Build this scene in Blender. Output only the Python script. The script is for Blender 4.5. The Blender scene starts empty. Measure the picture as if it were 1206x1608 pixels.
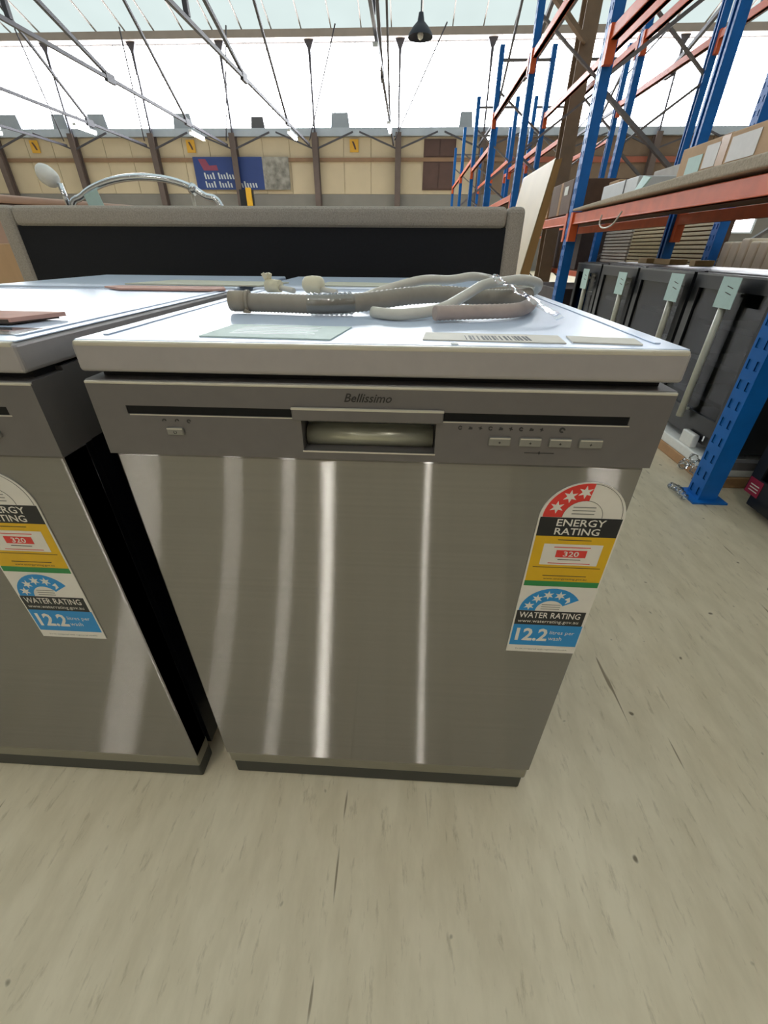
import bpy, math, random
from mathutils import Vector, Matrix
random.seed(7)
S = bpy.context.scene
COL = S.collection
PI = math.pi

# ------------------------------------------------------------------ camera
cam_d = bpy.data.cameras.new('camera'); cam = bpy.data.objects.new('camera', cam_d); COL.objects.link(cam)
F_PX, PITCH, YAW, ROLL = 651.56, 0.5658, 0.0495, 0.0074
cam_d.sensor_fit = 'HORIZONTAL'; cam_d.sensor_width = 36.0; cam_d.lens = 36.0 * F_PX / 1206.0
cam_d.clip_start = 0.01; cam_d.clip_end = 200
cp, sp, cy_, sy_, cr, sr = math.cos(PITCH), math.sin(PITCH), math.cos(YAW), math.sin(YAW), math.cos(ROLL), math.sin(ROLL)
fw = Vector((-sy_*cp, cy_*cp, -sp)); rt = Vector((cy_, sy_, 0)); up = rt.cross(fw)
rt2 = cr*rt + sr*up; up2 = -sr*rt + cr*up
M4 = Matrix((rt2, up2, -fw)).transposed().to_4x4(); M4.translation = Vector((0.3325, -0.4174, 0.9227))
cam.matrix_world = M4
S.camera = cam

# ------------------------------------------------------------------ world, exposure
w = bpy.data.worlds.new('sky'); S.world = w; w.use_nodes = True
w.node_tree.nodes['Background'].inputs[0].default_value = (0.80, 0.90, 1.0, 1)
w.node_tree.nodes['Background'].inputs[1].default_value = 1.0
S.view_settings.view_transform = 'Standard'; S.view_settings.look = 'None'
S.view_settings.gamma = 1; S.view_settings.use_curve_mapping = False
S.view_settings.exposure = 0.8
ROOF_E, WIN_E, TUBE_E = 0.56, 10.0, 55.0     # daylit roof sheeting, daylit windows, fluorescent tubes

# ------------------------------------------------------------------ materials
def lin(c):
    return tuple(((v/255)/12.92 if v/255 <= .04045 else ((v/255+.055)/1.055)**2.4) for v in c)
MATS = {}
def mat(name, rgb, rough=.5, metal=0., var=.08, scale=20., bump=0., spec=.5, stretch=None, coat=0., coord='Object'):
    if name in MATS: return MATS[name]
    m = bpy.data.materials.new(name); m.use_nodes = True; MATS[name] = m
    nt = m.node_tree; b = nt.nodes['Principled BSDF']
    b.inputs['Roughness'].default_value = rough; b.inputs['Metallic'].default_value = metal
    b.inputs['Specular IOR Level'].default_value = spec
    if coat: b.inputs['Coat Weight'].default_value = coat; b.inputs['Coat Roughness'].default_value = .08
    tc = nt.nodes.new('ShaderNodeTexCoord'); mp = nt.nodes.new('ShaderNodeMapping')
    nt.links.new(tc.outputs[coord], mp.inputs[0])
    if stretch: mp.inputs['Scale'].default_value = stretch
    n = nt.nodes.new('ShaderNodeTexNoise'); n.inputs['Scale'].default_value = scale; n.inputs['Detail'].default_value = 4
    nt.links.new(mp.outputs[0], n.inputs['Vector'])
    r = nt.nodes.new('ShaderNodeValToRGB'); c = lin(rgb)
    r.color_ramp.elements[0].position = .3; r.color_ramp.elements[1].position = .7
    r.color_ramp.elements[0].color = (*[max(0, v*(1-var)) for v in c], 1)
    r.color_ramp.elements[1].color = (*[min(1, v*(1+var)) for v in c], 1)
    nt.links.new(n.outputs['Fac'], r.inputs[0]); nt.links.new(r.outputs[0], b.inputs['Base Color'])
    if bump:
        bp = nt.nodes.new('ShaderNodeBump'); bp.inputs['Strength'].default_value = bump; bp.inputs['Distance'].default_value = .003
        nt.links.new(n.outputs['Fac'], bp.inputs['Height']); nt.links.new(bp.outputs[0], b.inputs['Normal'])
    return m
def emit(name, rgb, strength, var=.04, scale=3.):
    m = bpy.data.materials.new(name); m.use_nodes = True; MATS[name] = m
    nt = m.node_tree; nt.nodes.remove(nt.nodes['Principled BSDF']); out = nt.nodes['Material Output']
    e = nt.nodes.new('ShaderNodeEmission'); e.inputs[1].default_value = strength
    tc = nt.nodes.new('ShaderNodeTexCoord'); n = nt.nodes.new('ShaderNodeTexNoise'); n.inputs['Scale'].default_value = scale
    nt.links.new(tc.outputs['Object'], n.inputs['Vector'])
    r = nt.nodes.new('ShaderNodeValToRGB'); c = lin(rgb)
    r.color_ramp.elements[0].color = (*[v*(1-var) for v in c], 1); r.color_ramp.elements[1].color = (*[v*(1+var) for v in c], 1)
    nt.links.new(n.outputs['Fac'], r.inputs[0]); nt.links.new(r.outputs[0], e.inputs[0])
    nt.links.new(e.outputs[0], out.inputs[0])
    return m
def film(name, tint, gloss=.12, rough=.05):
    m = bpy.data.materials.new(name); m.use_nodes = True; MATS[name] = m
    nt = m.node_tree; nt.nodes.remove(nt.nodes['Principled BSDF']); out = nt.nodes['Material Output']
    t = nt.nodes.new('ShaderNodeBsdfTransparent'); t.inputs[0].default_value = (*tint, 1)
    g = nt.nodes.new('ShaderNodeBsdfGlossy'); g.inputs['Roughness'].default_value = rough
    f = nt.nodes.new('ShaderNodeFresnel'); f.inputs[0].default_value = 1.5
    a = nt.nodes.new('ShaderNodeMath'); a.operation = 'MULTIPLY_ADD'; a.inputs[1].default_value = .8 if gloss > .05 else .2; a.inputs[2].default_value = gloss
    nt.links.new(f.outputs[0], a.inputs[0])
    x = nt.nodes.new('ShaderNodeMixShader'); nt.links.new(a.outputs[0], x.inputs[0])
    nt.links.new(t.outputs[0], x.inputs[1]); nt.links.new(g.outputs[0], x.inputs[2]); nt.links.new(x.outputs[0], out.inputs[0])
    return m
def steel_mat():
    m = bpy.data.materials.new('brushed_steel'); m.use_nodes = True
    nt = m.node_tree; nt.nodes.remove(nt.nodes['Principled BSDF']); out = nt.nodes['Material Output']
    g = nt.nodes.new('ShaderNodeBsdfAnisotropic'); g.distribution = 'GGX'
    tc = nt.nodes.new('ShaderNodeTexCoord'); mp = nt.nodes.new('ShaderNodeMapping'); mp.inputs['Scale'].default_value = (3, 1, 260)
    n = nt.nodes.new('ShaderNodeTexNoise'); n.inputs['Scale'].default_value = 1.0; n.inputs['Detail'].default_value = 3
    nt.links.new(tc.outputs['Object'], mp.inputs[0]); nt.links.new(mp.outputs[0], n.inputs['Vector'])
    r = nt.nodes.new('ShaderNodeValToRGB')
    r.color_ramp.elements[0].color = (.36, .348, .335, 1); r.color_ramp.elements[1].color = (.42, .408, .392, 1)
    nt.links.new(n.outputs['Fac'], r.inputs[0]); nt.links.new(r.outputs[0], g.inputs['Color'])
    g.inputs['Roughness'].default_value = .17; g.inputs['Anisotropy'].default_value = .93
    tv = nt.nodes.new('ShaderNodeCombineXYZ'); tv.inputs[0].default_value = 1.0
    nt.links.new(tv.outputs[0], g.inputs['Tangent'])
    nt.links.new(g.outputs[0], out.inputs[0])
    return m
def floor_mat():
    m = bpy.data.materials.new('floor_vinyl'); m.use_nodes = True
    nt = m.node_tree; b = nt.nodes['Principled BSDF']; L = nt.links.new
    tc = nt.nodes.new('ShaderNodeTexCoord')
    def noise(scale, stretch, rot=0, detail=5, rough=.6, warp=0):
        mp = nt.nodes.new('ShaderNodeMapping'); mp.inputs['Scale'].default_value = stretch; mp.inputs['Rotation'].default_value = (0, 0, rot)
        L(tc.outputs['Object'], mp.inputs[0])
        n = nt.nodes.new('ShaderNodeTexNoise'); n.inputs['Scale'].default_value = scale; n.inputs['Detail'].default_value = detail
        n.inputs['Roughness'].default_value = rough; n.inputs['Distortion'].default_value = warp
        L(mp.outputs[0], n.inputs['Vector']); return n.outputs['Fac']
    def ramp(f, p0, c0, p1, c1):
        r = nt.nodes.new('ShaderNodeValToRGB'); r.color_ramp.elements[0].position = p0; r.color_ramp.elements[1].position = p1
        r.color_ramp.elements[0].color = (*c0, 1); r.color_ramp.elements[1].color = (*c1, 1); L(f, r.inputs[0]); return r.outputs[0]
    def mul(a, c, fac=1.):
        x = nt.nodes.new('ShaderNodeMix'); x.data_type = 'RGBA'; x.blend_type = 'MULTIPLY'; x.inputs[0].default_value = fac
        L(a, x.inputs[6]); L(c, x.inputs[7]); return x.outputs[2]
    W = (1, 1, 1)
    col = ramp(noise(2.2, (1, 1, 1)), .3, (.67, .58, .41), .7, (.74, .65, .475))
    col = mul(col, ramp(noise(14, (1.6, .5, 1), .35), .35, (.85, .835, .80), .62, W), .8)          # wear drawn out along the aisle
    col = mul(col, ramp(noise(38, (1.8, .35, 1), .25, 6, .7), .29, (.58, .54, .48), .43, W), .75)  # fine scuffs
    col = mul(col, ramp(noise(16, (3, .22, 1), -.45, 2, .5), .27, (.42, .38, .34), .30, W), 1.)     # scratches
    col = mul(col, ramp(noise(15, (3, .16, 1), .7, 2, .5), .25, (.40, .36, .32), .28, W), 1.)
    col = mul(col, ramp(noise(24, (1, 1, 1), 0, 1, .5), .225, (.28, .25, .22), .255, W), 1.)         # specks
    L(col, b.inputs['Base Color'])
    L(ramp(noise(9, (1, 1, 1)), .3, (.30,)*3, .7, (.46,)*3), b.inputs['Roughness'])
    b.inputs['Specular IOR Level'].default_value = .45
    return m

M_floor = floor_mat(); M_steel = steel_mat()
M_panel = mat('panel_silver_shaded', (112, 108, 106), .42, .35, .03, 60)  # lid silver darkened; the panel's shade is put into the colour
M_silver = mat('silver_plastic', (168, 163, 162), .42, .3, .03, 60)
M_lidtop = mat('white_enamel_top', (202, 215, 236), .28, 0, .02, 8, spec=.6)
M_edge = mat('edge_highlight', (202, 196, 180), .35, .2, .03, 30)  # cream edge highlights put into the colour of thin strips
M_black = mat('black_side_panel', (13, 14, 19), .35, 0, .1, 20)
M_gap = mat('gap_shade', (9, 9, 12), .6, 0, .1, 20)  # near-black colour standing in for shade in the lid gap
M_display = mat('display_black_glass', (10, 11, 15), .4, 0, .1, 30, spec=.2)
M_pocket = mat('handle_pocket_grey', (165, 168, 168), .35, .4, .04, 40)
M_grip = mat('grip_satin_grey', (188, 188, 168), .32, .5, .04, 40)
M_btn = mat('button_silver', (138, 136, 130), .35, .4, .03, 60)
M_ink = mat('ink_dark', (48, 46, 46), .5, 0, .05, 90)
M_logo = mat('logo_ink', (38, 35, 36), .45, 0, .05, 90)
M_kick = mat('kick_plate_steel', (150, 147, 135), .35, .8, .05, 30, stretch=(1, 1, 20))
M_plinth = mat('plinth_shadow', (56, 57, 52), .5, .1, .06, 30)  # dark band of shadow at the floor, put into the plinth colour
M_lwhite = mat('label_white', (222, 217, 206), .45, 0, .02, 60)
M_lblack = mat('label_black', (16, 17, 23), .4, 0, .05, 60)
M_lyellow = mat('label_yellow', (217, 172, 6), .42, 0, .03, 60)
M_lred = mat('label_red', (216, 52, 44), .42, 0, .03, 60)
M_lgreen = mat('label_green', (34, 130, 66), .42, 0, .03, 60)
M_lblue = mat('label_blue', (24, 136, 200), .42, 0, .03, 60)
M_hose = mat('hose_grey', (148, 139, 126), .5, 0, .06, 80)
M_cuff = mat('hose_cuff', (158, 146, 128), .5, 0, .05, 60)
M_cable = mat('hose_white', (205, 200, 188), .4, 0, .03, 60)
M_hosepink = mat('hose_mauve', (176, 158, 148), .5, 0, .06, 60)
M_cream = mat('cream_plastic', (226, 216, 186), .4, 0, .04, 60)
M_film = film('clear_film', (.94, .96, .97), .10, .06)
M_paper = mat('paper_pale_green', (196, 212, 206), .6, 0, .04, 50)
M_paperb = mat('paper_beige', (214, 208, 196), .6, 0, .04, 50)
M_paperc = mat('paper_cream', (206, 204, 186), .6, 0, .04, 40)
M_card = mat('cardboard', (178, 138, 98), .75, 0, .08, 30, .2)
M_cardpink = mat('cardboard_pink', (205, 160, 146), .7, 0, .06, 30)
M_carddark = mat('corrugated_edge', (84, 72, 62), .8, 0, .25, 120)
M_fabric = mat('grey_upholstery', (172, 164, 154), .9, 0, .18, 260, .8)
M_blackcloth = mat('black_backing_cloth', (19, 21, 28), .85, 0, .12, 120, .3)
M_blue = mat('rack_blue', (16, 106, 190), .42, 0, .10, 12, spec=.4)
M_orange = mat('rack_orange', (222, 100, 50), .45, 0, .10, 10)
M_brace = mat('galvanised_brace', (128, 124, 124), .4, .6, .12, 20)
M_fblack = mat('appliance_black', (30, 32, 36), .35, 0, .1, 20)
M_fgrey = mat('appliance_grey_trim', (112, 113, 114), .35, .4, .06, 20)
M_finner = mat('fridge_interior', (34, 37, 44), .5, 0, .08, 14)
M_glass = film('smoked_glass', (.45, .46, .49), .015, .03)
M_tag = mat('tag_pale_aqua', (190, 218, 214), .6, 0, .03, 60)
M_bar = mat('bar_pale', (212, 212, 198), .35, .1, .04, 40)
M_shelfw = mat('shelf_wire_pale', (150, 148, 140), .4, .3, .06, 40)
M_foam = mat('white_foam', (232, 232, 228), .7, 0, .03, 60)
M_redst = mat('sticker_crimson', (150, 32, 62), .45, 0, .05, 60)
M_mat = mat('shelf_underlay', (186, 172, 154), .95, 0, .14, 120, .7)
M_carton = mat('carton_tan', (196, 160, 122), .7, 0, .06, 14)
M_cartonl = mat('carton_label_white', (214, 210, 206), .5, 0, .03, 40)
M_tape = mat('parcel_tape', (180, 138, 92), .3, 0, .05, 30)
M_whitebox = mat('white_box', (206, 208, 210), .5, 0, .03, 20)
M_teal = mat('teal_folder', (44, 92, 96), .5, 0, .08, 30)
M_brownbox = mat('brown_box', (104, 78, 60), .7, 0, .12, 14)
M_darkbox = mat('dark_box', (62, 48, 44), .7, 0, .14, 10)
M_ribg = mat('ribbed_grey', (190, 183, 174), .6, 0, .06, 20)
M_ribb = mat('ribbed_beige', (196, 182, 148), .6, 0, .07, 20)
M_creamslab = mat('cream_slab', (238, 222, 200), .6, 0, .05, 20)
M_plank = mat('brown_plank', (112, 88, 66), .7, 0, .16, 8, stretch=(1, .2, 1))
M_timber = mat('pale_timber', (222, 192, 140), .6, 0, .10, 10, stretch=(1, .2, 6))
M_slabface = mat('cream_board_face', (214, 194, 156), .5, 0, .05, 5)
M_slabedge = mat('board_wood_edge', (158, 122, 72), .6, 0, .14, 14, stretch=(1, 1, .15))
M_orwood = mat('orange_timber', (206, 170, 132), .6, 0, .12, 10, stretch=(1, 1, .2))
M_pinkvinyl = mat('dusty_pink_vinyl', (196, 164, 148), .6, 0, .06, 12)
M_chrome = mat('chrome_tube', (225, 230, 236), .14, .85, .02, 30)
M_cladding = mat('cream_cladding', (194, 178, 152), .75, 0, .05, 1.2)
M_rackbrown = mat('far_rack_brown', (120, 100, 84), .75, 0, .10, 1.2)  # brown wall panels stand in for dark loaded racks at the far right
M_rail = mat('girt_brown', (138, 108, 84), .6, .1, .08, 4)
M_rackstripe = mat('far_rack_stripe', (150, 84, 66), .6, 0, .08, 4)  # red stripe among the far racks, put on the wall as a rail
M_colm = mat('column_dark', (98, 84, 80), .6, .1, .08, 4)
M_truss = mat('truss_grey', (72, 70, 78), .6, .0, .10, 4)
M_gutter = mat('gutter_taupe', (150, 138, 130), .6, 0, .06, 2)
M_wallgrey = mat('grey_plinth_wall', (128, 124, 120), .8, 0, .06, 1.5)
M_sill = mat('sill_pale_grey', (176, 184, 196), .6, 0, .05, 3)
M_vent = mat('vent_grey', (150, 158, 170), .6, 0, .06, 3)
M_ventdark = mat('vent_dark', (86, 86, 92), .6, 0, .06, 3)
M_frame = mat('window_frame_pale', (196, 204, 214), .6, 0, .05, 3)
M_doorb = mat('shutter_brown', (82, 58, 52), .6, 0, .10, 3)
M_signy = mat('sign_yellow', (206, 156, 50), .5, 0, .06, 10)
M_bblue = mat('banner_blue', (40, 62, 122), .6, 0, .05, 2)
M_bred = mat('banner_red', (136, 62, 86), .6, 0, .05, 6)
M_bwhite = mat('banner_white', (196, 200, 204), .6, 0, .05, 6)
M_bphoto = mat('banner_photo', (134, 130, 124), .6, 0, .55, 3.2)
M_post = mat('tan_column', (134, 112, 90), .7, 0, .12, 6)
M_lampshade = mat('lamp_dark', (42, 46, 58), .5, .2, .06, 20)
M_yellow = mat('machine_yellow', (206, 158, 40), .5, 0, .05, 10)
M_rear = mat('painted_wall', (150, 142, 128), .8, 0, .06, 1)
E_roof = emit('daylit_roof_sheet', (226, 242, 240), ROOF_E, .06, .6)
E_win = emit('daylit_window', (246, 250, 255), WIN_E, .02, .4)
E_tube = emit('fluorescent_tube', (255, 252, 244), TUBE_E, .01)

# ------------------------------------------------------------------ geometry helpers (world coordinates; children are moved into their thing's frame)
ORG = {}
class MB:
    def __init__(s): s.v = []; s.f = []; s.smooth = []
    def _add(s, vs, fs, sm=False):
        o = len(s.v); s.v += [tuple(p) for p in vs]
        for f in fs: s.f.append([o+i for i in f]); s.smooth.append(sm)
        return s
    def box(s, x0, x1, y0, y1, z0, z1):
        vs = [(x, y, z) for x in (x0, x1) for y in (y0, y1) for z in (z0, z1)]
        return s._add(vs, [(0,1,3,2), (4,6,7,5), (0,4,5,1), (2,3,7,6), (0,2,6,4), (1,5,7,3)])
    def hexa(s, p8):   # bottom 4 ccw, top 4 ccw
        return s._add(p8, [(3,2,1,0), (4,5,6,7), (0,1,5,4), (1,2,6,5), (2,3,7,6), (3,0,4,7)])
    def prism(s, poly, fn0, fn1, sm=False):
        n = len(poly); vs = [fn0(*p) for p in poly] + [fn1(*p) for p in poly]
        s._add(vs, [list(range(n))[::-1], [n+i for i in range(n)]])
        o = len(s.v) - 2*n
        for i in range(n):
            j = (i+1) % n; s.f.append([o+i, o+j, o+n+j, o+n+i]); s.smooth.append(sm)
        return s
    def xz(s, poly, y0, y1): return s.prism(poly, lambda a, b: (a, y0, b), lambda a, b: (a, y1, b))
    def yz(s, poly, x0, x1): return s.prism(poly, lambda a, b: (x0, a, b), lambda a, b: (x1, a, b))
    def xy(s, poly, z0, z1): return s.prism(poly, lambda a, b: (a, b, z0), lambda a, b: (a, b, z1))
    def bar(s, a, b, w, h=None):   # rectangular bar between two points
        h = h or w; a = Vector(a); b = Vector(b); d = (b-a).normalized()
        u = d.cross(Vector((0, 0, 1)));  u = u.normalized() if u.length > 1e-4 else Vector((1, 0, 0))
        v = d.cross(u)
        q = [(-w/2, -h/2), (w/2, -h/2), (w/2, h/2), (-w/2, h/2)]
        return s.hexa([a+u*i+v*j for i, j in q] + [b+u*i+v*j for i, j in q])
    def tube(s, path, r, n=10, caps=True):
        P = [Vector(p) for p in path]; m = len(P); R = r if isinstance(r, (list, tuple)) else [r]*m
        vs = []; ref = Vector((0, 0, 1))
        for i, p in enumerate(P):
            t = (P[min(i+1, m-1)] - P[max(i-1, 0)]).normalized()
            u = t.cross(ref)
            if u.length < .05: u = t.cross(Vector((1, 0, 0)))
            u.normalize(); v = u.cross(t)
            for k in range(n):
                a = 2*PI*k/n; vs.append(p + u*math.cos(a)*R[i] + v*math.sin(a)*R[i])
        fs = []
        for i in range(m-1):
            for k in range(n):
                fs.append((i*n+k, i*n+(k+1) % n, (i+1)*n+(k+1) % n, (i+1)*n+k))
        s._add(vs, fs, True)
        if caps:
            o = len(s.v) - len(vs)
            s.f.append([o+k for k in range(n)][::-1]); s.smooth.append(False)
            s.f.append([o+(m-1)*n+k for k in range(n)]); s.smooth.append(False)
        return s
    def lathe(s, c, prof, n=20):   # profile (r, z) about a vertical axis
        vs = [(c[0]+r*math.cos(2*PI*k/n), c[1]+r*math.sin(2*PI*k/n), c[2]+z) for r, z in prof for k in range(n)]
        fs = [(i*n+k, i*n+(k+1) % n, (i+1)*n+(k+1) % n, (i+1)*n+k) for i in range(len(prof)-1) for k in range(n)]
        return s._add(vs, fs, True)
    def build(s, name, m, parent=None, bevel=0., seg=2, origin=None):
        o = parent
        org = ORG[parent.name] if parent else (origin or s.base())
        me = bpy.data.meshes.new(name)
        me.from_pydata([(p[0]-org[0], p[1]-org[1], p[2]-org[2]) for p in s.v], [], s.f)
        for pl, sm in zip(me.polygons, s.smooth): pl.use_smooth = sm
        me.validate(); me.update()
        me.materials.append(m)
        ob = bpy.data.objects.new(name, me); COL.objects.link(ob)
        import bmesh
        bm = bmesh.new(); bm.from_mesh(me); bmesh.ops.recalc_face_normals(bm, faces=bm.faces); bm.to_mesh(me); bm.free()
        if parent: ob.parent = parent
        else: ob.location = org
        ORG[ob.name] = org
        if bevel:
            md = ob.modifiers.new('bevel', 'BEVEL'); md.width = bevel; md.segments = seg; md.limit_method = 'ANGLE'
        return ob
    def base(s):
        xs, ys, zs = zip(*s.v)
        return ((min(xs)+max(xs))/2, (min(ys)+max(ys))/2, min(zs))
def B(*a): return MB().box(*a)
def tag(o, label, cat, group=None):
    o['label'] = label; o['category'] = cat
    if group: o['group'] = group
    return o
def struct(o): o['kind'] = 'structure'; return o
def thing(name, label, cat, loc, group=None):
    o = bpy.data.objects.new(name, None); COL.objects.link(o); o.location = loc; o.empty_display_size = .1
    ORG[o.name] = tuple(loc); return tag(o, label, cat, group)
def copy_tree(o, parent=None):
    c = o.copy(); COL.objects.link(c); c.parent = parent
    ORG[c.name] = ORG[o.name]
    for ch in list(o.children): copy_tree(ch, c)
    return c
def text_obj(name, body, m, parent, x0, x1, z0, z1, y, th=.0003, shear=0., bold=0.):
    cu = bpy.data.curves.new('t', 'FONT'); cu.body = body; cu.size = 1; cu.shear = shear; cu.resolution_u = 2
    cu.offset = bold; cu.align_x = 'LEFT'
    to = bpy.data.objects.new('t', cu); COL.objects.link(to)
    bpy.context.view_layer.update()
    me0 = bpy.data.meshes.new_from_object(to.evaluated_get(bpy.context.evaluated_depsgraph_get()))
    bpy.data.objects.remove(to); bpy.data.curves.remove(cu)
    V = [v.co.copy() for v in me0.vertices]; F = [list(p.vertices) for p in me0.polygons]
    bpy.data.meshes.remove(me0)
    ax, bx = min(v.x for v in V), max(v.x for v in V); az, bz = min(v.y for v in V), max(v.y for v in V)
    mb = MB(); mb._add([(x0+(v.x-ax)/(bx-ax)*(x1-x0), y, z0+(v.y-az)/(bz-az)*(z1-z0)) for v in V], F)
    ob = mb.build(name, m, parent)
    return ob
def arc(cx, cz, r, a0, a1, n=16):
    return [(cx+r*math.cos(math.radians(a0+(a1-a0)*i/n)), cz+r*math.sin(math.radians(a0+(a1-a0)*i/n))) for i in range(n+1)]
def ringsec(cx, cz, ro, ri, a0, a1, n=16): return arc(cx, cz, ro, a0, a1, n) + arc(cx, cz, ri, a1, a0, n)
def star(cx, cz, r, rot=0, pts=6):
    return [(cx+(r if i % 2 == 0 else r*.42)*math.sin(PI*i/pts+rot), cz+(r if i % 2 == 0 else r*.42)*math.cos(PI*i/pts+rot)) for i in range(2*pts)]
def smooth_path(pts, n=12):   # Catmull-Rom
    P = [Vector(p) for p in pts]; P = [P[0]*2-P[1]] + P + [P[-1]*2-P[-2]]; out = []
    for i in range(1, len(P)-2):
        a, b, c, d = P[i-1:i+3]
        for k in range(n):
            t = k/n; out.append(.5*((2*b)+(c-a)*t+(2*a-5*b+4*c-d)*t*t+(3*b-a-3*c+d)*t**3))
    out.append(P[-2]); return out
NTH = ['first', 'second', 'third', 'fourth', 'fifth', 'sixth', 'seventh', 'eighth', 'ninth', 'tenth']

# ================================================================== SETTING
XL, XR, YB, YF = -23.0, 24.0, 24.6, -13.0
struct(B(XL, XR, YF, YB+.3, -.1, 0).build('floor', M_floor, origin=(0, 0, 0)))
# back wall: plinth, cladding panels, rails, columns
wb = struct(B(XL, XR, YB+.06, YB+.2, 0, 5.22).build('wall_back', M_cladding, origin=(0, YB, 0)))
B(XL, XR, YB, YB+.06, 0, 3.12).build('plinth', M_wallgrey, wb)
COLX = [-19.32+3.79*k for k in range(-1, 13)]
for k in range(len(COLX)-1):
    a, b = COLX[k], COLX[k+1]
    m = M_cladding if a < 2.5 else M_rackbrown
    for i in range(3):
        u0, u1 = a+(b-a)*i/3+.012, a+(b-a)*(i+1)/3-.012
        for z0, z1 in ((3.13, 4.33), (4.47, 5.2)):
            if min(u1, XR) - u0 > .05: B(u0, min(u1, XR), YB+.01, YB+.06, z0, z1).build('panel', m, wb)
B(XL, 4.5, YB-.07, YB+.05, 4.33, 4.47).build('rail', M_rail, wb)
B(4.5, XR, YB-.07, YB+.05, 4.30, 4.50).build('rail', M_rackstripe, wb)
for x in COLX:
    MB().box(x-.04, x+.04, YB-.36, YB-.06, 0, 5.3).box(x-.13, x+.13, YB-.40, YB-.36, 0, 5.3).box(x-.13, x+.13, YB-.10, YB-.06, 0, 5.3).build('column', M_colm, wb)
    B(x-.035, x+.035, YB-.26, YB-.14, 5.3, 8.2).build('column_post', M_truss, wb)
    MB().xz([(x-.06, 7.9), (x-.04, 7.2), (x+.04, 7.2), (x+.06, 7.9), (x+.2, 8.2), (x-.2, 8.2)], YB-.3, YB-.2).build('haunch', M_truss, wb)
    for s in (-1, 1):
        MB().bar((x, YB-.34, 4.72), (x+s*1.75, YB-.34, 5.32), .06, .06).build('knee_brace', M_truss, wb)
B(XL, XR, YB-.14, YB+.1, 5.22, 5.50).build('sill', M_sill, wb)
# window band, bay by bay
pane = None
for k in range(len(COLX)-1):
    a, b = COLX[k], min(COLX[k+1], XR)
    fr = MB()
    nc = 4
    for i in range(nc+1):
        x = a+(b-a)*i/nc; fr.box(x-.010, x+.010, YB-.0, YB+.03, 5.5, 8.2)
    for z in (5.5, 5.95, 6.85, 8.17): fr.box(a, b, YB+.0, YB+.03, z-.010, z+.010)
    wn = struct(fr.build('window_%d' % (k+1), M_frame, origin=((a+b)/2, YB, 5.5)))
    for i in range(nc):
        for z0, z1 in ((5.516, 5.934), (5.966, 6.834), (6.866, 8.154)):
            B(a+(b-a)*i/nc+.010, a+(b-a)*(i+1)/nc-.010, YB+.008, YB+.02, z0-.006, z1+.006).build('pane', E_win, wn)
# grey vent boxes on the sill
vents = [(-18.4, 1.0, 0), (-16.0, .7, 0), (-14.2, .9, 0), (-10.2, .9, 0), (-6.75, .62, 1), (-3.0, .85, 0), (2.6, .6, 0)]
vn = ['far left', 'second from left', 'third from left', 'right above the blue banner', 'small dark', 'between the banner and the brown shutter', 'beside the rack']
for i, (x, ww, d) in enumerate(vents):
    t = MB().xz([(x-ww/2, 5.5), (x+ww/2, 5.5), (x+ww*.42, 6.0-.12*d), (x-ww*.42, 6.0-.12*d)], YB-.13, YB-.05).build('roof_vent', M_ventdark if d else M_vent)
    tag(t, 'grey box vent on the window sill, %s' % vn[i], 'vent', 'vents along the window sill')
struct(MB().box(XL, XR, YB-.5, YB+.1, 8.2, 8.44).build('trim_1', M_gutter, origin=(0, YB, 8.2)))
# roof of translucent sheets
roof = [(YB, 8.45), (19.0, 10.3), (10.0, 10.3), (YF, 10.3)]
cl = struct(MB().box(XL, XR, YF, YF+.2, 10.32, 10.6).build('ceiling', M_gutter, origin=(0, 0, 10.3)))
nS = 38; YSOLID = -5.0
front = roof[:3] + [(YSOLID, 10.3)]; rearp = [(YSOLID, 10.3), (YF, 10.3)]  # unseen rear part of the roof made solid to darken the fronts
for i in range(nS):
    a, b = XL+(XR-XL)*i/nS, XL+(XR-XL)*(i+1)/nS
    for pr, m, nm in ((front, E_roof, 'roof_sheet'), (rearp, M_rear, 'unseen_solid_roof')):
        MB().yz(pr + [(y, z+.03) for y, z in pr[::-1]], a+.02, b-.02).build(nm, m, cl)
    MB().yz([(y, z-.05) for y, z in roof] + [(y, z) for y, z in roof[::-1]], a-.02, a+.02).build('sheet_rib', M_gutter, cl)
for y in [22.0, 19.0, 16, 12.5, 9, 5.5, 2, -1.5, -5, -8.5, -12]:
    z = 10.3 if y <= 19 else 8.45+(YB-y)/(YB-19.0)*1.85
    B(XL, XR, y-.06, y+.06, z-.26, z-.06).build('purlin', M_gutter, cl)
struct(B(XL-.2, XL, YF, YB+.2, 0, 10.6).build('wall_left', M_rear))
wr = struct(B(XR, XR+.2, YF, YB+.2, 0, 10.6).build('wall_right', M_rear))
struct(B(XL-.2, XR+.2, YF-.2, YF, 0, 10.6).build('wall_front', M_rear))
wn = struct(MB().box(14.3, 14.4, YB-.06, YB-.01, 1.7, 2.25).box(16.6, 16.7, YB-.06, YB-.01, 1.7, 2.25).box(14.3, 16.7, YB-.06, YB-.01, 2.25, 2.32).box(14.3, 16.7, YB-.06, YB-.01, 1.64, 1.7).build('window_20', M_frame))
for a, b in ((14.4, 15.48), (15.52, 16.6)): B(a, b, YB-.04, YB-.03, 1.7, 2.25).build('pane', E_win, wn)
# brown shutter high in the back wall
d1 = struct(MB().box(.8, 2.25, YB-.05, YB+.02, 3.28, 5.12).build('door_1', M_doorb, origin=(1.5, YB, 3.28)))
for x0, x1 in ((.86, 1.50), (1.55, 2.19)):
    for z0, z1 in ((3.34, 4.28), (4.52, 5.06)): B(x0, x1, YB-.08, YB-.05, z0, z1).build('leaf_panel', M_doorb, d1)
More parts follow.
